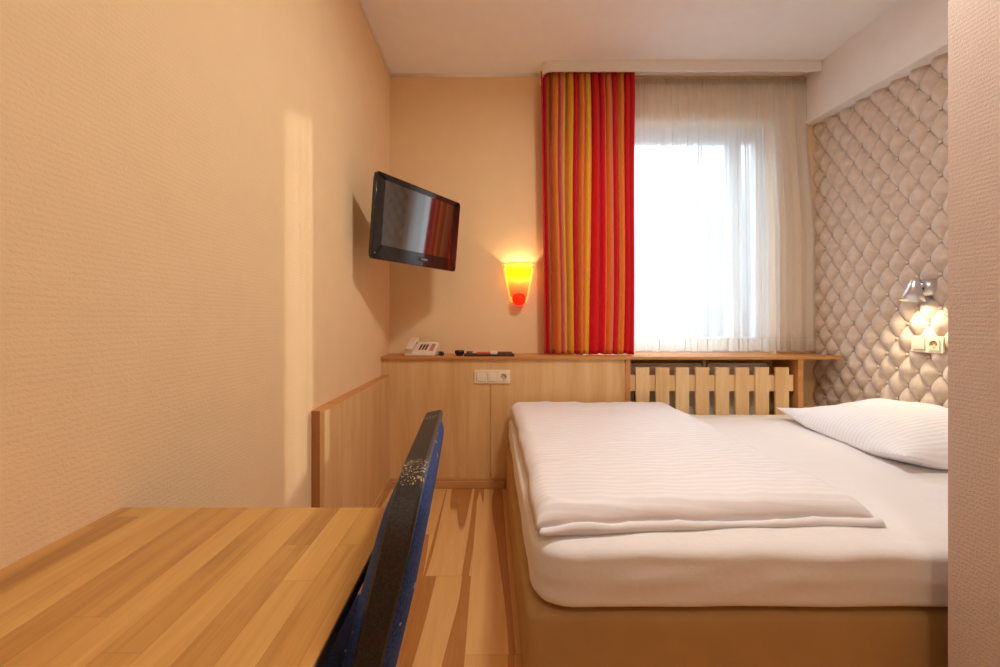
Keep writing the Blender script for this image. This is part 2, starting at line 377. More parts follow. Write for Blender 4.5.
# ------------------------------------------------------------------ joinery at the window wall
wn = thing('wood_panelling', (.1, 2.65, 0), 'light maple panelling below the ledge between the low side panel and the radiator', 'panelling')
def loc(bm, o): bm.transform(Matrix.Translation(-Vector(o.location)))
bm = B(); box(bm, XL, -.0035, 2.64, 2.66, 0, .803, .0008); box(bm, -.0015, .845, 2.64, 2.66, 0, .803, .0008); loc(bm, wn); link('panel', bm, M['maple'], wn)
bm = B(); box(bm, .845, .873, 2.628, YB-.001, 0, .803, .001); loc(bm, wn); link('end_board', bm, M['maple_edge'], wn)
bm = B(); 
led = bxo('window_ledge', (XL, XT-.005, 2.622, YB+.125, .803, .822), M['maple_edge'], bev=.002); tag(led, 'long thin orange-brown wooden ledge running along the window wall under the curtains', 'ledge')
bm.free()
# support post of the ledge at the right
bm = B(); box(bm, 1.923, 1.955, 2.628, YB-.001, 0, .803, .001); tag(link('ledge_support', bm, M['maple_edge']), 'upright wooden board carrying the ledge at the right end of the slatted cover', 'support')
# low panel on the left wall
gp = thing('wall_guard_panel', (-.665, 2.12, 0), 'low light maple side panel with darker end edge against the left wall', 'panel')
bm = B(); box(bm, -.657, -.639, 1.612, 2.64, 0, .70, .0008); loc(bm, gp); link('front_board', bm, M['maple'], gp)
bm = B(); box(bm, XL, -.657, 1.613, 2.64, 0, .699, .0008); loc(bm, gp); link('core_board', bm, M['core'], gp)
bm = B(); box(bm, XL, -.6395, 1.614, 2.639, .699, .7015, .0005); loc(bm, gp); link('top_edge', bm, M['maple_edge'], gp)
# slatted radiator cover
rc = thing('radiator_cover', (1.39, 2.66, 0), 'pale wooden slatted radiator cover under the ledge behind the bed', 'radiator cover')
for i in range(8):
    x = .911+i*.1255; bm = B(); box(bm, x, x+.0845, 2.640, 2.656, .04, .752, .0015); loc(bm, rc); link('slat', bm, M['maple_slat'], rc)
for z0, z1 in ((.600, .702), (.10, .20)):
    bm = B(); box(bm, .874, 1.912, 2.656, 2.672, z0, z1, .001); loc(bm, rc); link('crossbar', bm, M['maple_slat'], rc)
for x in (.92, 1.87):
    bm = B(); box(bm, x, x+.03, 2.672, 2.70, 0, .60, .001); loc(bm, rc); link('back_brace', bm, M['dark'], rc)
# radiator
ra = thing('radiator', (1.38, 2.79, .12), 'white panel radiator glimpsed behind the wooden slats', 'radiator')
bm = B()
for x0, x1 in ((.885, 1.375), (1.415, 1.80)): box(bm, x0, x1, 2.735, 2.75, .12, .765, .006); box(bm, x0, x1, 2.79, 2.805, .12, .765, .006); box(bm, x0+.01, x1-.01, 2.735, 2.805, .752, .768, .003)
loc(bm, ra); link('radiator_panel', bm, M['rad'], ra)
bm = B(); tube(bm, [(1.395, 2.75, .02), (1.395, 2.75, .79)], .013); loc(bm, ra); link('riser_pipe', bm, M['rad'], ra, smooth=True)
bm = B()
for x0, x1 in ((.885, 1.375), (1.415, 1.80)):
    n = int((x1-x0)/.03)
    for k in range(n): box(bm, x0+.015+k*.03, x0+.018+k*.03, 2.752, 2.788, .15, .76)
loc(bm, ra); link('fins', bm, M['rad'], ra)
for x in (1.0, 1.7):
    bm = B(); box(bm, x, x+.03, 2.755, YB-.001, .25, .28); loc(bm, ra); link('bracket', bm, M['rad'], ra)
    bm = B(); box(bm, x, x+.03, 2.76, 2.79, 0, .14); loc(bm, ra); link('foot', bm, M['rad'], ra)

# ------------------------------------------------------------------ tufted panel
HW, HH, D0, Z0 = .0555, .082, 2.132, 1.85
tp = thing('tufted_wall_panel', (XT, 1.93, 0), 'diamond-tufted taupe suede panel covering the wall behind the pillow', 'wall panel')
def tuft(y, z):
    a = (y-D0)/HW; b = (z-Z0)/HH
    u = (a+b)/2; v = (a-b)/2                            # buttons at integer u,v
    su = abs(math.sin(PI*u)); sv = abs(math.sin(PI*v))
    eg = min(abs(u-round(u)), abs(v-round(v))); p = .80*(su*sv)**.80+.20*min(1, eg/.06)
    ru = abs(u-round(u)); rv = abs(v-round(v)); r = math.hypot(ru, rv)
    pull = -.35*math.exp(-(r/.10)**2)
    return p, pull
bm = B(); ya, yb, za, zb = YC, YB-.002, .02, 2.385
ny, nz = int((yb-ya)/HW*11), int((zb-za)/HH*12); grid = []
for j in range(nz+1):
    row = []
    for i in range(ny+1):
        y = ya+(yb-ya)*i/ny; z = za+(zb-za)*j/nz
        w = .03*noise.noise(Vector((y*9, z*9, 3)))
        p, pull = tuft(y+w*.06, z+w*.05)
        q = noise.noise(Vector((y*40, z*40, 1)))*.0012
        row.append(bm.verts.new((XT+.029-.036*p-.030*pull+q*p, y, z)))
    grid.append(row)
for j in range(nz):
    for i in range(ny):
        if grid[j][i].co.z > 2.30+.038*(grid[j][i].co.y-YC)+.03: continue
        bm.faces.new((grid[j][i], grid[j+1][i], grid[j+1][i+1], grid[j][i+1]))
loc(bm, tp); link('upholstery', bm, M['suede'], tp, smooth=True)
btns = []
for i in range(-40, 40):
    for j in range(-40, 40):
        if (i+j) % 2: continue
        y = D0+i*HW; z = Z0+j*HH
        if YC+.02 < y < YB-.01 and .05 < z < 2.29+.035*(y-YC): btns.append((y, z))
vis = sorted([b for b in btns if b[0] >= 2.0 and b[1] > .52], key=lambda b: b[0])
bme = B(); bmesh.ops.create_uvsphere(bme, u_segments=12, v_segments=8, radius=.0088, matrix=Matrix.Diagonal((.6, 1, 1, 1)))
b0 = None
for y, z in vis[:100]:
    if b0 is None: b0 = link('button', bme, M['suede'], tp, smooth=True); o = b0
    else: o = b0.copy(); C.objects.link(o); o.parent = tp
    o.location = (.019, y-1.93, z)
bm = B(); first = set(vis[:100])
for y, z in btns:
    if (y, z) not in first: bmesh.ops.create_uvsphere(bm, u_segments=10, v_segments=6, radius=.0088, matrix=Matrix.Translation((.019, y-1.93, z)) @ Matrix.Diagonal((.6, 1, 1, 1)))
ob = link('buttons', bm, M['suede'], tp, smooth=True); ob['kind'] = 'stuff'

# ------------------------------------------------------------------ curtains
va = []
YV = 2.71
bm = B(); xl, xr = .335, 2.135; out = []; R_ = .055
for k in range(9): a = PI/2*k/8; out.append((xl+R_-R_*math.cos(a)*1.0, YV+R_-R_*math.sin(a)))
out = [(xl, YB)]+out+[(xr, YV)]
inn = [(xr, YV+.014)]+[(xl+R_-(R_-.014)*math.cos(PI/2*k/8), YV+R_-(R_-.014)*math.sin(PI/2*k/8)) for k in range(8, -1, -1)]+[(xl+.014, YB)]
ring = out+inn
prism(bm, ring, 2.658, 2.715)
lip = [(xl-.004, YB)]+[(xl+R_-(R_+.004)*math.cos(PI/2*k/8), YV+R_-(R_+.004)*math.sin(PI/2*k/8)) for k in range(9)]+[(xr, YV-.004)]+inn
prism(bm, lip, 2.715, H)
rail = link('curtain_rail_box', bm, M['white_paint'], angle=35); tag(rail, 'white curtain rail box with a rounded left corner along the ceiling above the window', 'curtain rail')
trk = B(); box(trk, .37, 2.13, 2.765, 2.79, 2.708, H, .001); box(trk, .37, 2.13, 2.82, 2.845, 2.708, H, .001); box(trk, .36, 2.13, 2.75, YB, 2.716, 2.7265)
link('curtain_track', trk, M['white_paint'], rail)

def cloth(name, nx, nz, fx, z0, z1, mats, mi=None, thick=0, uv=True, parent=None, useg=None):
    bm = B(); uvl = bm.loops.layers.uv.new('cloth'); g = []
    for j in range(nz+1):
        v = j/nz; g.append([bm.verts.new(fx(i/nx, v)) for i in range(nx+1)])
    for j in range(nz):
        for i in range(nx):
            f = bm.faces.new((g[j][i], g[j][i+1], g[j+1][i+1], g[j+1][i]))
            for lp, (a, b) in zip(f.loops, ((i, j), (i+1, j), (i+1, j+1), (i, j+1))): lp[uvl].uv = (a/nx, b/nz)
            if mi: f.material_index = mi((j+.5)/nz)
    me = bpy.data.meshes.new(name); bm.to_mesh(me); bm.free()
    for m in mats: me.materials.append(m)
    for p in me.polygons: p.use_smooth = True
    o = bpy.data.objects.new(name, me); C.objects.link(o)
    if thick: md = o.modifiers.new('thickness', 'SOLIDIFY'); md.thickness = thick
    return o
# folds of the striped curtain: fold bottoms fall on the stripe changes
px_f = [541, 547, 556, 562, 571, 575, 581, 587, 597, 604, 611, 616, 623, 629, 634]
knots = [(p-541)/93.0 for p in px_f]
def fold_phase(t):
    for i in range(len(knots)-1):
        if t <= knots[i+1]+1e-9: return i+(t-knots[i])/(knots[i+1]-knots[i])
    return len(knots)-1
def fx(t, v):
    z = .826+(2.69-.826)*v
    ph = fold_phase(t)*PI*1.0
    fine = math.sin(fold_phase(t)*PI*2+1+math.sin(t*17)*1.2)
    top = max(0, (v-.90)/.10)
    amp = .040*(1-.45*top)*(1+.25*noise.noise(Vector((t*6, 0, 7))))
    y = 2.776-amp*math.cos(2*ph)*.85+amp*.22*math.sin(ph*.5+.7)+.008*top*fine+.004*noise.noise(Vector((t*14, v*3, 1)))
    x = .331+.606*t+.0105*math.sin(2*ph+.4)*(1-.3*top)+.012*(1-v)*noise.noise(Vector((t*5, v*1.5, 2)))
    x += .006*math.sin(v*5+t*8)
    x = x if 1 else x
    # cloth pulls in slightly at its hem
    x += (.5-t)*.03*(1-v)**2
    return (x, min(max(y, 2.726), 2.826), z+(.004*math.sin(ph) if v == 0 else 0))
cu = cloth('striped_curtain', 560, 60, fx, 0, 1, [M['curtain']], thick=.0015)
tag(cu, 'heavy curtain in vertical red, orange and gold stripes hanging left of the window', 'curtain')
# heading tape with pleats
def fs(t, v):
    z = .840+(2.69-.840)*v
    s = t
    x = .905+(2.197-.905)*t
    top = max(0.0, (v-.93)/.07)
    x += -(.058)*min(1, max(0, v-.45)/.35)*max(0, t-.6)/.4
    loose = .75+.25*min(1, max(0, (t-.12)/.2))          # flatter next to the striped curtain
    n1 = noise.noise(Vector((t*5, v*.35, 11)))
    ph = t*2*PI*15+3.6*noise.noise(Vector((t*4.3, v*.5, 5)))+1.2*math.sin(t*31)
    ph2 = t*2*PI*47+2.5*noise.noise(Vector((t*9, v*.7, 9)))
    amp = .020*loose*(.55+.75*abs(n1)+.25)*(1-.55*top)
    y = 2.848+amp*math.sin(ph)*.62+.0022*math.sin(ph2)*loose
    x += .010*loose*math.sin(2*ph+.6)*(1-.4*top)+.0022*math.sin(ph2*2)*loose
    if top > 0: y += .004*top*math.sin(t*2*PI*95); 
    return (x, min(max(y, 2.832), 2.864), z+(.005*math.sin(ph*.7) if v == 0 else 0))
sc_ = cloth('sheer_curtain', 900, 44, fs, 0, 1, [M['sheer'], M['sheer_hem'], M['sheer_tape']], mi=lambda v: 1 if v < .055 else (2 if v > .972 else 0))
tag(sc_, 'white see-through net curtain gathered in soft folds across the window', 'curtain')

# ------------------------------------------------------------------ bed
def wr(p, s, a, seed=0): return noise.noise(Vector((p[0]*s, p[1]*s, p[2]*s+seed)))*a
bed = thing('bed', (1.15, 1.84, 0), 'double bed with white fitted sheet on a tan upholstered base below the window', 'bed')
bx0, bx1, by0, by1 = .092, XT-.020, 1.085, 2.620
bm = B()
def fbase(p, hs):
    if p.z > -hs.z+.02: p = p+Vector((wr(p, 5, .004, 1), wr(p, 5, .004, 4), 0))
    if p.z < -hs.z+.001: p.z = -hs.z
    return p
rbox(bm, ((bx0+bx1)/2, (by0+by1)/2, .145), (bx1-bx0, by1-by0, .290), (.035, .035, .022), (40, 34, 8), fbase); loc(bm, bed); link('bed_base', bm, M['base'], bed, smooth=True)
bm = B()
def fmat(p, hs):
    side = (abs(p.z) < hs.z*.6)
    t_ = 1-abs(p.z)/hs.z
    out = Vector((math.copysign(1, p.x) if abs(p.x) > hs.x-.05 else 0, math.copysign(1, p.y) if abs(p.y) > hs.y-.05 else 0, 0))
    p = p+out*.006*t_+Vector((0, 0, wr(p, 4, .006, 2)+wr(p, 12, .0022, 8)+.004*noise.noise(Vector((p.x*3, p.y*14, 5))) if p.z > 0 else 0))
    if out.length: p = p+out*(noise.noise(Vector((p.x*6, p.y*6, p.z*22)))*.0045)
    return p
rbox(bm, ((.112+bx1)/2, (1.075+by1)/2, .383), (bx1-.112, by1-1.075, .186), (.10, .10, .036), (110, 80, 14), fmat); loc(bm, bed); link('mattress', bm, M['sheet'], bed, smooth=True)

# folded duvet: two layers, in one piece
def layer(bm, x0, x1, y0, y1, z0, T, seed, r=.06, droop=0.0, corner=.02, nx=90, ny=130):
    top = []; bot = []
    for j in range(ny+1):
        a = []; b = []
        for i in range(nx+1):
            # cluster samples near the edges
            s = .5-.5*math.cos(PI*i/nx); t = .5-.5*math.cos(PI*j/ny)
            s = .45*s+.55*i/nx; t = .45*t+.55*j/ny
            x = x0+(x1-x0)*s; y = y0+(y1-y0)*t
            # sides bow inwards a little between the corners
            bow = 4*s*(1-s); bowt = 4*t*(1-t)
            y += corner*bow*(1-2*t)*(1 if t < .5 else 1)+.010*noise.noise(Vector((x*5, 3, 0)))*(1-2*t); x += corner*bowt*(1-2*s)+.008*noise.noise(Vector((y*5, 3, 4)))*(1-2*s)
            e = min(s*(x1-x0), (1-s)*(x1-x0)); e2 = min(t*(y1-y0), (1-t)*(y1-y0))
            q = lambda d: math.sqrt(max(0, 1-(1-min(d/r, 1))**2))
            h = q(e)*q(e2)
            hgt = T*h
            w = .010*noise.noise(Vector((x*3.0, y*2.2, seed)))+.0055*noise.noise(Vector((x*9, y*5, seed+3)))
            cr = .0045*(1-abs(2*noise.noise(Vector((x*5+y*6, y*3-x*2, seed+9)))))**4
            zt = z0+hgt+(w+cr)*h
            zb = z0+.002*noise.noise(Vector((x*6, y*6, seed+5)))*h
            a.append(bm.verts.new((x, y, zt))); b.append(bm.verts.new((x, y, zb)) if 0 < i < nx and 0 < j < ny else a[-1])
        top.append(a); bot.append(b)
    for j in range(ny):
        for i in range(nx):
            bm.faces.new((top[j][i], top[j][i+1], top[j+1][i+1], top[j+1][i]))
            q4 = (bot[j][i], bot[j+1][i], bot[j+1][i+1], bot[j][i+1])
            if len(set(q4)) >= 3:
                try: bm.faces.new(list(dict.fromkeys(q4)))
                except ValueError: pass
dv = thing('duvet', (.6, 1.85, .476), 'folded white striped duvet lying across the foot of the bed', 'duvet')
bm = B(); layer(bm, .122, 1.100, 1.106, 2.59, .479, .014, 2.0, r=.012, corner=.012); layer(bm, .116, 1.086, 1.122, 2.605, .488, .060, 6.0, r=.065, corner=.012)
for v_ in bm.verts: v_.co.y += .060*(v_.co.x-.118)*(2.6-v_.co.y)/1.48; v_.co.z += .008*max(0, (v_.co.y-1.4)/1.2)*(1 if v_.co.z > .5 else 0)
loc(bm, dv); link('duvet_layers', bm, M['duvet'], dv, smooth=True)

# pillow
pil = thing('pillow', (1.885, 1.965, .476), 'plump white striped pillow at the head of the bed against the tufted panel', 'pillow')
bm = B(); nx = ny = 70; L_, W_ = .88, .58
topv, botv = [], []
for j in range(ny+1):
    a, b = [], []
    for i in range(nx+1):
        s = .5-.5*math.cos(PI*i/nx); t = .5-.5*math.cos(PI*j/ny)
        X = (s-.5)*2; Y = (t-.5)*2
        bx_ = 1-.10*(1-abs(Y)**2)*abs(X)**3*1.0; by_ = 1-.07*(1-abs(X)**2)*abs(Y)**3
        h = ((1-X**2)*(1-Y**2)); h = max(h, 0)**.55
        x = X*W_/2*bx_; y = Y*L_/2*by_
        wn_ = noise.noise(Vector((X*2.5, Y*2.5, 4)))*.012*h+noise.noise(Vector((X*9, Y*9, 1)))*.004*h**.3*(1-h+.25)
        lift = .055*max(0, (X+.2))                       # rises where it is pushed against the wall
        tip = .045*max(0, abs(X)*abs(Y)-.45)/.55 if True else 0
        zt = .035*h+.105*h+wn_+lift+tip+.022; zb = .022-.022*min(1, h*2.2)+lift*(1-min(1, h*2))+tip
        a.append(bm.verts.new((x, y, zt))); b.append(bm.verts.new((x, y, min(zb, zt))) if 0 < i < nx and 0 < j < ny else a[-1])
    topv.append(a); botv.append(b)
for j in range(ny):
    for i in range(nx):
        bm.faces.new((topv[j][i], topv[j][i+1], topv[j+1][i+1], topv[j+1][i]))
        q4 = list(dict.fromkeys((botv[j][i], botv[j+1][i], botv[j+1][i+1], botv[j][i+1])))
        if len(q4) >= 3:
            try: bm.faces.new(q4)
            except ValueError: pass
bmesh.ops.rotate(bm, verts=bm.verts, matrix=Matrix.Rotation(math.radians(-7), 3, 'Z'))
link('pillowcase', bm, M['pillow'], pil, smooth=True)

# ------------------------------------------------------------------ desk
dk = thing('desk', (-.435, .27, 0), 'wooden stave-glued desk top against the left wall in the foreground', 'desk')
bm = B(); box(bm, XL, -.180, -.25, .785, .682, .70, .0025); loc(bm, dk)
top = link('desk_top', bm, [M['desk']], dk, angle=35)
bm = B(); box(bm, -.1805, -.1785, -.25, .784, .683, .6975, .0005); loc(bm, dk); link('edge_strip', bm, M['desk_dark'], dk)
bm = B(); box(bm, XL+.001, -.24, -.22, -.19, 0, .682, .002); loc(bm, dk); link('side_panel', bm, M['desk'], dk)
for y in (.1, .74):
    bm = B(); box(bm, XL, XL+.006, y-.02, y+.02, .44, .682); box(bm, XL, -.40, y-.02, y+.02, .676, .682); tube(bm, [(XL+.006, y, .46), (-.42, y, .675)], .006); loc(bm, dk); link('wall_bracket', bm, M['steel'], dk)

# ------------------------------------------------------------------ chair (faces the desk)
ch = thing('chair', (-.356, .69, 0), 'blue upholstered chair with a speckled black frame with painted-in glints pushed up to the desk', 'chair', rz=math.radians(3.2))
TOP = .862; bxc = .25     # local x of the top of the back
def bk(w, z, t=0):       # point on the back plane: w across, z height, t towards the rear
    s = (TOP-z); x = bxc-.22*s-.05*s*s
    return Vector((x+t*.97, w, z+t*.2))
def rimpath(hw, top, rr, z0, n=10):
    P = [(-hw, z0+(top-rr-z0)*k/8) for k in range(9)]
    P += [(-hw+rr-rr*math.cos(PI/2*k/n), top-rr+rr*math.sin(PI/2*k/n)) for k in range(1, n+1)]
    P += [(hw-rr+rr*math.sin(PI/2*k/n), top-rr+rr*math.cos(PI/2*k/n)) for k in range(0, n+1)]
    P += [(hw, top-rr-(top-rr-z0)*k/8) for k in range(1, 9)]
    return P
bm = B(); tube(bm, [bk(w, z) for w, z in rimpath(.222, .858, .075, .42)], 0, flat=(.034, .012, (1, 0, .2))); link('back_frame', bm, M['chair_metal'], ch, angle=40)
bm = B(); hw, top_, rr = .214, .851, .07; n_ = 40; rings = []
def inside(u, v):                                         # map unit square to the rounded U outline
    z = .47+(top_-.47)*v; h = hw
    if z > top_-rr: h = hw-rr+math.sqrt(max(0, rr*rr-(z-top_+rr)**2))
    return (2*u-1)*h, z
for side in (1, -1):
    g = []
    for j in range(n_+1):
        v = 1-(1-j/n_)**1.0; v = .5-.5*math.cos(PI*j/n_)
        r_ = []
        for i in range(n_+1):
            u = .5-.5*math.cos(PI*i/n_); w, z = inside(u, v)
            e = min(u, 1-u)*2*hw; e2 = min((z-.47), top_-z+.0)
            q = lambda d: math.sqrt(max(0, 1-(1-min(d/.05, 1))**2))
            th = (.032 if side > 0 else .030)*q(e)*q(e2)+.006
            th *= (1-.25*max(0, (v-.6)/.4))
            r_.append(bm.verts.new(bk(w, z, side*th)))
        g.append(r_)
    rings.append(g)
    for j in range(n_):
        for i in range(n_): bm.faces.new((g[j][i], g[j][i+1], g[j+1][i+1], g[j+1][i]))
ga, gb = rings
def edge(g): return g[0]+[g[j][-1] for j in range(1, n_+1)]+g[-1][-2::-1]+[g[j][0] for j in range(n_-1, 0, -1)]
ea, eb = edge(ga), edge(gb)
for k in range(len(ea)):
    try: bm.faces.new((ea[k], ea[(k+1) % len(ea)], eb[(k+1) % len(ea)], eb[k]))
    except ValueError: pass
link('backrest', bm, M['blue'], ch, smooth=True)
bm = B(); rbox(bm, (-.06, 0, .445), (.42, .43, .06), (.06, .06, .028), (10, 10, 3), lambda p, hs: p+Vector((0, 0, .012*(1-(p.x/hs.x)**2)*(1-(p.y/hs.y)**2) if p.z > 0 else 0))); link('seat', bm, M['blue'], ch, smooth=True)
bm = B(); box(bm, -.25, .14, -.20, -.18, .40, .418, .003); box(bm, -.25, .14, .18, .20, .40, .418, .003); box(bm, -.25, -.23, -.2, .2, .40, .418, .003); box(bm, .12, .14, -.2, .2, .40, .418, .003)
link('seat_frame', bm, M['chair_metal'], ch)
for sx, sy in ((-1, -1), (-1, 1), (1, -1), (1, 1)):
    bm = B()
    if sx < 0: tube(bm, [(-.235, sy*.19, .41), (-.24, sy*.20, 0.0)], .011)
    else: tube(bm, [bk(sy*.215, .43), (.135, sy*.205, .38), (.13, sy*.20, .2), (.135, sy*.2, 0)], .011)
    link('leg', bm, M['chair_metal'], ch, smooth=True)

# ------------------------------------------------------------------ television
def at(px, py, d): return Vector(((px-VX)*d/F, d, CZ+(VY-py)*d/F))
P0 = Vector((-.574, 2.035, 1.34)); P1 = Vector((-.187, 2.573, 1.34)); W_ = .69; Ht = .42
ang = math.radians(58.3); TILT = math.radians(5.5); ctr = (P0+P1)/2
tv = thing('television', (ctr.x, ctr.y, 1.34), 'black flat television mounted high across the room corner', 'television', rz=ang); tv.rotation_euler = (TILT, 0, ang); tv.location.z += .008; tv.location += Vector((-math.sin(ang), math.cos(ang), 0))*.02
# local: x along width, -y towards the room, z up from the bottom edge
bm = B(); hw = W_/2; out = []
def rr_outline(w, h, r, x0=0, z0=0, n=6):
    pts = []
    for cx, cz, a in ((w/2-r, r, -PI/2), (w/2-r, h-r, 0), (-w/2+r, h-r, PI/2), (-w/2+r, r, PI)):
        for k in range(n+1): pts.append((x0+cx+r*math.cos(a+PI/2*k/n), z0+cz+r*math.sin(a+PI/2*k/n)))
    return pts
def slab(bm, pts, y0, y1, bev=0):
    a = [bm.verts.new((x, y0, z)) for x, z in pts]; b = [bm.verts.new((x, y1, z)) for x, z in pts]; n = len(a)
    f0 = bm.faces.new(a); bm.faces.new(b)
    for i in range(n): bm.faces.new((a[i], a[(i+1) % n], b[(i+1) % n], b[i]))
    if bev: bmesh.ops.bevel(bm, geom=[e for e in f0.edges], offset=bev, segments=3, affect='EDGES')
    return f0
def ringslab(bm, po, pi, y0, y1):
    n = len(po); A = [bm.verts.new((x, y0, z)) for x, z in po]; Bv = [bm.verts.new((x, y0, z)) for x, z in pi]
    D = [bm.verts.new((x, y1, z)) for x, z in po]; E = [bm.verts.new((x, y1, z)) for x, z in pi]
    for i in range(n):
        k = (i+1) % n
        bm.faces.new((A[i], A[k], Bv[k], Bv[i])); bm.faces.new((D[i], E[i], E[k], D[k])); bm.faces.new((A[i], D[i], D[k], A[k])); bm.faces.new((Bv[i], Bv[k], E[k], E[i]))
sw, sh, sz = .560, .318, .073
po = rr_outline(W_-.012, Ht, .018); pi = rr_outline(sw, sh, .003, 0, sz)
ringslab(bm, po, pi, 0, .022); bmesh.ops.bevel(bm, geom=[e for e in bm.edges if all(abs(v.co.y) < 1e-6 for v in e.verts)], offset=.004, segments=3, affect='EDGES')
link('bezel', bm, M['bezel'], tv, angle=30)
bm = B(); box(bm, -sw/2-.003, sw/2+.003, .006, .012, sz-.003, sz+sh+.003); link('screen', bm, M['screen'], tv)
bm = B(); slab(bm, rr_outline(W_-.03, Ht-.03, .015, 0, .015), .012, .035); box(bm, -.24, .24, .03, .085, .06, .36, .012); link('rear_housing', bm, M['black'], tv, angle=30)
bm = B(); slab(bm, rr_outline(.09, .022, .008, .04, .028), -.002, .004); link('logo_plate', bm, M['black'], tv)
def text(name, s, size, mat, parent, loc_, rot, ext=.0004):
    cu_ = bpy.data.curves.new(name, 'FONT'); cu_.body = s; cu_.size = size; cu_.extrude = ext; cu_.align_x = 'CENTER'; cu_.align_y = 'CENTER'; cu_.space_character = 1.1
    tmp = bpy.data.objects.new(name+'_tmp', cu_); C.objects.link(tmp); dg = bpy.context.evaluated_depsgraph_get()
    me = bpy.data.meshes.new_from_object(tmp.evaluated_get(dg)); C.objects.unlink(tmp); bpy.data.objects.remove(tmp)
    me.materials.clear(); me.materials.append(mat); o = bpy.data.objects.new(name, me); C.objects.link(o); o.parent = parent; o.location = loc_; o.rotation_euler = rot; return o
lg = text('brand_lettering', 'PHILIPS', .014, M['grey_letters'], tv, (.04, -.0026, .039), (PI/2, 0, 0))
bm = B(); bmesh.ops.create_uvsphere(bm, u_segments=10, v_segments=6, radius=.003, matrix=Matrix.Translation((-W_/2+.022, -.001, .03))); link('indicator_light', bm, M['grey_letters'], tv)
bm = B(); box(bm, -.06, .06, .083, .095, .14, .28, .002)
bm2 = bm; tube(bm, [(0, .09, .21), (0, .20, .21)], .018); tube(bm, [(0, .19, .21), (0, .30, .21)], .014)
# corner plate reaching back to the walls' corner
cornerl = (Matrix.Rotation(ang, 3, 'Z') @ Matrix.Rotation(TILT, 3, 'X')).inverted() @ (Vector((XL+.005, YB-.005, 1.53))-Vector(tv.location))
tube(bm, [(0, .2, .21), tuple(cornerl)], .014); link('wall_mount', bm, M['black'], tv, angle=40)

# ------------------------------------------------------------------ wall sconce
sx_, zt_, zb_ = (518.5-VX)/146.4, 1.432, 1.15
sc = thing('wall_sconce', (sx_, YB, zb_), 'lit yellow glass wall sconce with a red ball at its tip beside the curtain', 'wall lamp')
def sconce_r(h):                                          # half width at height h above the tip
    t_ = h/(zt_-zb_); return .040+.062*t_**.75
bm = B(); rows = []
for j in range(17):
    h = .055+(zt_-zb_-.055)*j/16; r = sconce_r(h)*.93
    rows.append([bm.verts.new((r*math.cos(a), -.012-(.088*(.45+.55*h/.28))*math.sin(a), h+.006*math.sin(a)*(j == 16))) for a in [PI*k/28 for k in range(29)]])
mi_y = []
for j in range(16):
    for k in range(28):
        f = bm.faces.new((rows[j][k], rows[j][k+1], rows[j+1][k+1], rows[j+1][k]))
        zz = .055+(zt_-zb_-.055)*(j+.5)/16
        f.material_index = 0
o = link('lamp_shade', bm, [M['lamp_glass']], sc, smooth=True); md = o.modifiers.new('t', 'SOLIDIFY'); md.thickness = .003; md.offset = -1
# shade colour: cream glass, the bulb's yellow glow painted as a band near the top
t = NT('painted_glow_lamp_glass'); tc = t.obj(); z_ = t.sep(tc)[2]
bc = t.ramp(t.math('DIVIDE', z_, .30), [(.2, srgb(255, 160, 90)), (.45, srgb(255, 200, 120)), (.56, srgb(255, 220, 110)), (.66, srgb(255, 230, 30)), (.78, srgb(255, 230, 30)), (.88, srgb(255, 232, 140))])
tr = t.n('ShaderNodeBsdfTranslucent'); t.l(bc, tr.inputs[0]); d = t.n('ShaderNodeBsdfPrincipled'); t.l(bc, d.inputs['Base Color']); d.inputs['Roughness'].default_value = .3
t.l(bc, d.inputs['Emission Color']); d.inputs['Emission Strength'].default_value = .25
m = t.n('ShaderNodeMixShader'); m.inputs[0].default_value = .5; t.l(d.outputs[0], m.inputs[1]); t.l(tr.outputs[0], m.inputs[2]); t.l(m.outputs[0], t.out.inputs[0])
o.data.materials[0] = t.m
bm = B()                                                  # pale glass back plate whose edge shows beside the shade
pts = [];
for j in range(21):
    h = .02+(zt_-zb_-.02)*j/20; pts.append((sconce_r(h)*1.12, h))
ol = [(x, z) for x, z in pts]+[(-x, z) for x, z in reversed(pts)]
slab(bm, ol, -.008, -.003); link('back_plate', bm, M['lamp_glass'], sc)
bm = B(); lathe(bm, [(1e-4, -.001), (.024, 0), (.040, .016), (.047, .040), (.044, .058), (.032, .074), (1e-4, .083)], (0, -.052, .0), seg=28); link('ball', bm, M['lamp_red'], sc, smooth=True)
for s in (-1, 1):
    bm = B(); tube(bm, [(s*.098, 0, .262), (s*.098, -.02, .262)], .006, 10); link('screw_cap', bm, M['chrome'], sc, smooth=True)
bm = B(); bmesh.ops.create_uvsphere(bm, u_segments=14, v_segments=10, radius=.016, matrix=Matrix.Translation((0, -.05, .19))); tube(bm, [(0, -.05, .14), (0, -.05, .19)], .012); link('bulb', bm, M['bulb'], sc, smooth=True)
bm = B(); box(bm, -.02, .02, -.055, 0, .12, .145, .003); link('bulb_holder', bm, M['white_paint'], sc)

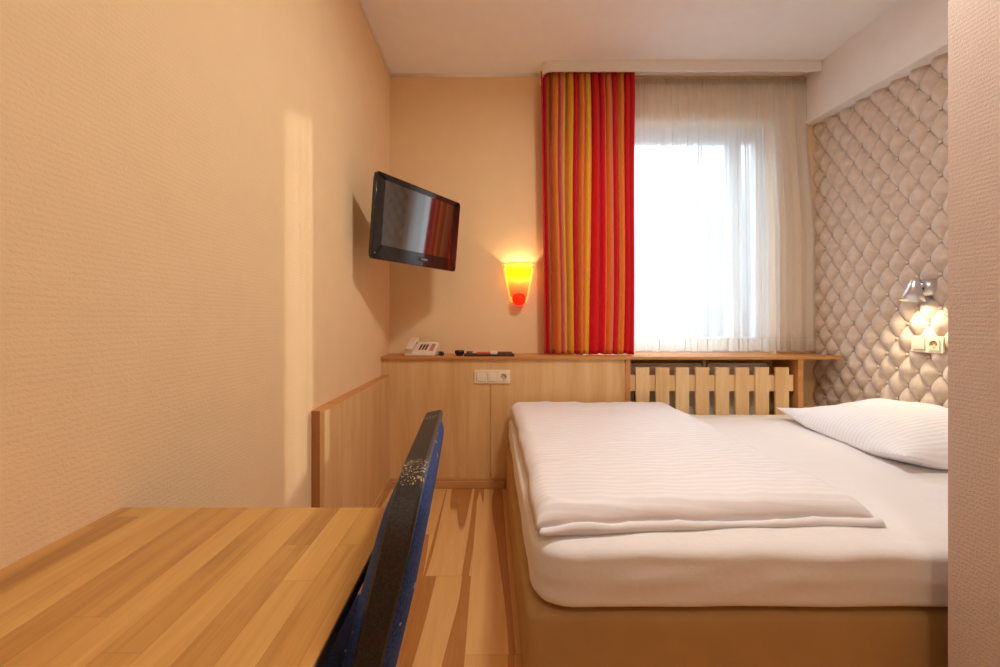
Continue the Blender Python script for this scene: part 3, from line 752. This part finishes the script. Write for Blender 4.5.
# ------------------------------------------------------------------ reading lamp
rl = thing('reading_lamp', (XT, 2.115, 1.213), 'small chrome cone reading lamp lit on the tufted panel above the pillow', 'wall lamp')
bm = B(); lathe(bm, [(1e-4, .036), (.020, .036), (.034, .030), (.042, .014), (.044, 0), (.044, -.02)], (0, 0, 0), (-1, 0, 0), 32); link('wall_base', bm, M['chrome'], rl, smooth=True)
bm = B(); lathe(bm, [(1e-4, .004), (.006, .004), (.007, 0)], (-.0355, -.008, -.006), (-1, 0, 0), 16); link('switch_button', bm, M['black'], rl, smooth=True)
bm = B(); tube(bm, [(-.02, 0, .02), (-.045, 0, .036), (-.062, .0, .04)], .006, 12); link('arm', bm, M['steel'], rl, smooth=True)
ax = Vector((.16, .0, 1)).normalized(); apex = Vector((-.066, 0, .045))
bm = B(); pr = [(.010, 0), (.014, -.004), (.018, -.012), (.050, -.112), (.0485, -.112), (.016, -.014), (1e-4, -.010)]
lathe(bm, pr, apex, ax, 36); lathe(bm, [(1e-4, .003), (.010, .002), (.011, -.002)], apex, ax, 20); link('lamp_shade', bm, M['chrome'], rl, smooth=True)
bm = B(); bmesh.ops.create_uvsphere(bm, u_segments=14, v_segments=10, radius=.018, matrix=Matrix.Translation(apex-ax*.075)); link('bulb', bm, M['bulb'], rl, smooth=True)

# ------------------------------------------------------------------ switches and sockets
def plate(root, n, kinds):
    """local: x along the row (centre 0), -y outwards, z up"""
    w = .071; W0 = n*w+.012
    bm = B(); slab(bm, rr_outline(W0, .083, .007, 0, -.0415), -.009, 0, .002); link('cover_frame', bm, M['socket'], root, angle=35)
    for k, kind in enumerate(kinds):
        cx = (k-(n-1)/2)*w
        if kind == 's':
            bm = B(); box(bm, cx-.0275, cx+.0275, -.0150, -.0095, -.0275, .0275, .0025); box(bm, cx-.0295, cx+.0295, -.0098, -.008, -.0295, .0295, 0, 1); link('rocker', bm, [M['socket'], plainwell], root, angle=35)
        else:
            bm = B(); sq = []
            for a in range(40):
                th = 2*PI*a/40; c_, s_ = math.cos(th), math.sin(th); m_ = .028/max(abs(c_), abs(s_)); sq.append((cx+c_*m_, s_*m_))
            ci = [(cx+.0195*math.cos(2*PI*a/40), .0195*math.sin(2*PI*a/40)) for a in range(40)]
            ringslab(bm, sq, ci, -.0135, -.002); s_o = link('socket_insert', bm, M['socket'], root)
            bm = B(); lathe(bm, [(.0193, -.0132), (.0186, -.0098), (1e-4, -.0096)], (cx, 0, 0), (0, 1, 0), 28); 
            link('socket_well', bm, plainwell, s_o, smooth=True)
            bm = B()
            for dx in (-.0095, .0095): lathe(bm, [(.0028, -.0099), (1e-4, -.0101)], (cx+dx, 0, 0), (0, 1, 0), 12)
            box(bm, cx-.002, cx+.002, -.0125, -.0098, .014, .0192); box(bm, cx-.002, cx+.002, -.0125, -.0098, -.0192, -.014)
            link('contacts', bm, M['desk_dark'], s_o)
plainwell = plain('socket_well_plastic', srgb(190, 160, 120), .4)
sp = thing('switch_panel', ((492.3-VX)/159, 2.64, CZ-56.5/159), 'cream triple plate of two switches and a socket on the maple panelling', 'switch'); plate(sp, 3, ['s', 's', 'o'])
sp2 = thing('switch_panel', (XT, 2.115, .928), 'cream double plate of switch and socket on the tufted panel under the reading lamp', 'switch', rz=PI/2*-1); 
plate(sp2, 2, ['s', 'o'])

# ------------------------------------------------------------------ on the ledge
LZ = .822
ph = thing('telephone', (-.442, 2.715, LZ), 'beige desk telephone on the left end of the ledge', 'telephone', rz=math.radians(-6))
bm = B(); w2, d2 = .098, .085
v8 = [bm.verts.new(p) for p in ((-w2, -d2, 0), (w2, -d2, 0), (w2, d2, 0), (-w2, d2, 0), (-w2, -d2, .018), (w2, -d2, .018), (w2-.006, d2, .085), (-w2+.006, d2, .085))]
for f in ((0, 1, 2, 3), (4, 5, 6, 7), (0, 1, 5, 4), (1, 2, 6, 5), (2, 3, 7, 6), (3, 0, 4, 7)): bm.faces.new([v8[i] for i in f])
bmesh.ops.bevel(bm, geom=list(bm.edges), offset=.006, segments=3, affect='EDGES'); link('body', bm, M['phone'], ph, angle=40)
slope = math.atan2(.067, 2*d2)
def top_pt(x, y, h=0): return Vector((x, y, .018+(y+d2)/(2*d2)*.067))+Vector((0, -math.sin(slope), math.cos(slope)))*h
def topbox(bm, x0, x1, y0_, y1_, h0, h1):
    vs = [bm.verts.new(top_pt(x, y, h)) for x in (x0, x1) for y in (y0_, y1_) for h in (h0, h1)]
    for f in ((0, 1, 3, 2), (4, 6, 7, 5), (0, 4, 5, 1), (2, 3, 7, 6), (0, 2, 6, 4), (1, 5, 7, 3)): bm.faces.new([vs[i] for i in f])
bm = B(); tube(bm, [top_pt(-.066, -.082, .022), top_pt(-.066, -.06, .030), top_pt(-.066, 0, .030), top_pt(-.066, .06, .030), top_pt(-.066, .082, .022)], 0, flat=(.044, .020, (1, 0, 0)))
topbox(bm, -.088, -.044, -.082, -.045, .004, .026); topbox(bm, -.088, -.044, .045, .082, .004, .026); link('handset', bm, M['phone'], ph, angle=40)
for r in range(4):
    for c in range(3):
        bm = B(); x = -.012+c*.020; y = -.030+r*.020; topbox(bm, x-.006, x+.006, y-.006, y+.006, -.001, .004); link('key', bm, M['phone_dark'], ph)
bm = B(); topbox(bm, .052, .078, -.045, .045, -.001, .002); link('label_strip', bm, plain('worn_label', srgb(176, 128, 108), .6), ph)
bm = B(); topbox(bm, .012, .075, .055, .075, -.001, .0025); link('display', bm, M['white_paper'], ph)
bm = B(); cp = [Vector((.10+.012*math.cos(k*.9)+k*.0009, .0+.05*math.sin(k*.11), .012+.009*math.sin(k*.9))) for k in range(46)]; tube(bm, cp, .003, 6); link('coiled_cord', bm, M['black'], ph, smooth=True)
bw = B(); lathe(bw, [(1e-4, 0), (.020, 0), (.030, .020), (.031, .034), (.028, .034), (.026, .021), (.017, .005), (1e-4, .004)], seg=28)
bw = link('ashtray', bw, M['black'], smooth=True); bw.location = ((459.5-VX)*2.68/F, 2.68, LZ); tag(bw, 'small black bowl on the ledge right of the telephone', 'bowl')
tx0, tx1 = (464.5-VX)*2.67/F, (514-VX)*2.67/F
bm = B(); box(bm, tx0, tx1, 2.63, 2.71, LZ, LZ+.004); 
for a in ((tx0, tx1, 2.63, 2.634), (tx0, tx1, 2.706, 2.71), (tx0, tx0+.004, 2.63, 2.71), (tx1-.004, tx1, 2.63, 2.71)): box(bm, *a, LZ, LZ+.014)
tag(link('tray', bm, M['tray']), 'long shallow dark brown tray on the ledge holding leaflets', 'tray')
def item(name, x0, x1, y0_, y1_, z0, h, mat, lab, cat, rz=0, bev=.002):
    bm = B(); box(bm, -(x1-x0)/2, (x1-x0)/2, -(y1_-y0_)/2, (y1_-y0_)/2, 0, h, bev); o = link(name, bm, mat, angle=35); o.location = ((x0+x1)/2, (y0_+y1_)/2, z0); o.rotation_euler = (0, 0, rz); tag(o, lab, cat); return o
X_ = lambda p: (p-VX)*2.67/F
bm = B(); lathe(bm, [(1e-4, 0), (.016, 0), (.022, .024), (.019, .024), (.014, .004), (1e-4, .004)], seg=24)
o = link('small_dish', bm, M['olive'], smooth=True); o.location = (X_(469.5), 2.67, LZ+.0045); tag(o, 'small olive dish at the left end of the dark tray', 'dish')
item('leaflet', X_(477), X_(490), 2.642, 2.70, LZ+.0045, .018, M['red_paper'], 'stack of red leaflets in the middle of the dark tray', 'leaflet')
item('sugar_packet', X_(490.5), X_(497), 2.65, 2.698, LZ+.0045, .028, M['white_paper'], 'small white packet standing in the dark tray', 'packet')
item('booklet', X_(497.8), X_(512), 2.642, 2.702, LZ+.0045, .021, M['brown_paper'], 'dark brown booklet at the right end of the tray', 'booklet')

# ------------------------------------------------------------------ outside and light
for i, (pa, pb, top_y, D) in enumerate([(560, 637, 315, 85), (652, 676, 310, 80), (682, 697, 314, 95), (700, 712, 311, 78), (716, 742, 309, 88), (748, 775, 314, 92)]):
    x0, x1 = (pa-VX)*D/F, (pb-VX)*D/F; zt = CZ+(VY-top_y)*D/F
    g = thing('apartment_block', ((x0+x1)/2, D+4, -14), ['wide pale block on the hazy skyline behind the striped curtain', 'pale block on the skyline seen through the left of the net curtain',
        'narrow block on the skyline seen left of the window bar', 'slim tower on the skyline just left of the window bar', 'pale block on the skyline seen behind the window bar', 'farthest right block on the skyline behind the net curtain'][i], 'building', 'hazy blocks on the skyline')
    bm = B(); box(bm, x0, x1, D, D+8, -14, zt); box(bm, x0-.2, x1+.2, D-.2, D+8.2, zt, zt+.25); loc(bm, g); link('facade', bm, M['outside'], g)
    n = max(2, int((x1-x0)/2.2)); w0 = None
    for k in range(n):
        for fl in range(5):
            xc = x0+(k+.5)*(x1-x0)/n; zc = zt-1.6-fl*2.8
            if w0 is None: bm = B(); box(bm, -.5, .5, -.06, .05, -.6, .6); o = w0 = link('window', bm, M['outside_dark'], g)
            else: o = w0.copy(); C.objects.link(o); o.parent = g
            o.location = Vector((xc, D, zc))-g.location
bm = B(); box(bm, -150, 250, 12, 320, -14.6, -14); gnd = struct(link('ground_outside', bm, M['outside']))

w = bpy.data.worlds.new('World'); S.world = w; w.use_nodes = True; nt = w.node_tree; bg = nt.nodes['Background']
bg.inputs[0].default_value = (.70, .86, 1.0, 1)
# overcast haze: darker towards the horizon, brighter overhead
tcw = nt.nodes.new('ShaderNodeTexCoord'); sx3 = nt.nodes.new('ShaderNodeSeparateXYZ'); mr = nt.nodes.new('ShaderNodeMapRange'); mr.interpolation_type = 'SMOOTHSTEP'
nt.links.new(tcw.outputs['Generated'], sx3.inputs[0]); nt.links.new(sx3.outputs[2], mr.inputs[0]); mr.inputs[1].default_value = .18; mr.inputs[2].default_value = .62; mr.inputs[3].default_value = .80; mr.inputs[4].default_value = 8.5
nt.links.new(mr.outputs[0], bg.inputs[1])
def light(name, typ, locn, energy, col, **k):
    d = bpy.data.lights.new(name, typ); d.energy = energy; d.color = col
    for a, v in k.items(): setattr(d, a, v)
    o = bpy.data.objects.new(name, d); C.objects.link(o); o.location = locn; return o
a_ = 1.46; hv = Vector((-a_, -1, 0)).normalized(); el = math.radians(11.0)
sd = Vector((hv.x*math.cos(el), hv.y*math.cos(el), -math.sin(el)))
sun = light('sun_light', 'SUN', (8, 8, 4), 3.0, (1, .93, .80), angle=math.radians(1.0)); sun.rotation_euler = sd.to_track_quat('-Z', 'Y').to_euler()
po_ = light('sky_portal', 'AREA', ((wx0+wx1)/2, 3.14, (wz0+wz1)/2), 1, (1, 1, 1), shape='RECTANGLE', size=wx1-wx0, size_y=wz1-wz0); po_.rotation_euler = (-PI/2, 0, 0); po_.data.cycles.is_portal = True
sl = light('sconce_glow', 'POINT', (sx_, YB-.05, zb_+.215), 2.7, (1, .72, .38), shadow_soft_size=.015)
rp = Vector(rl.location)+apex-ax*.095
rlt = light('reading_glow', 'SPOT', rp, 7.0, (1, .82, .52), shadow_soft_size=.03, spot_size=math.radians(150), spot_blend=.9); rlt.rotation_euler = Vector((.05, -.0, -1)).to_track_quat('-Z', 'Y').to_euler()
# added unseen lamps to brighten the room: corridor behind camera, above the bed
def added_fill_lamp(x, y, lab, e):
    cl = thing('added_fill_lamp', (x, y, H), lab, 'added fill lamp')
    bm = B(); lathe(bm, [(1e-4, 0), (.15, 0), (.155, -.012), (.15, -.022)], seg=40); link('lamp_base', bm, M['white_paint'], cl, smooth=True)
    bm = B(); lathe(bm, [(.145, -.02), (.14, -.05), (.11, -.075), (.06, -.09), (1e-4, -.095)], seg=40); link('lamp_shade', bm, emit('fill_lamp_glass_lit', srgb(255, 225, 190), 4), cl, smooth=True)
    l_ = light('added_fill_light', 'AREA', (x, y, H-.10), e, (1, .96, .90), shape='DISK', size=.28)
added_fill_lamp(.25, -.75, 'added unseen fill lamp in the corridor behind the camera', 8)
added_fill_lamp(.72, 1.25, 'added unseen fill lamp above the bed', 19)

cam = bpy.data.cameras.new('camera'); co = bpy.data.objects.new('camera', cam); C.objects.link(co); S.camera = co
co.location = (0, 0, CZ); co.rotation_euler = (PI/2, 0, 0); cam.sensor_width = 36; cam.lens = F/1000*36; cam.clip_start = .02; cam.clip_end = 600
cam.shift_x = (500-VX)/1000; cam.shift_y = -(333.5-VY)/1000
S.view_settings.view_transform = 'Standard'; S.view_settings.look = 'None'; S.view_settings.gamma = 1; S.view_settings.exposure = 0.30; S.view_settings.use_curve_mapping = False
S.cycles.max_bounces = 10; S.cycles.diffuse_bounces = 6; S.cycles.transparent_max_bounces = 24; S.cycles.use_denoising = True; S.cycles.caustics_reflective = False; S.cycles.sample_clamp_indirect = 6
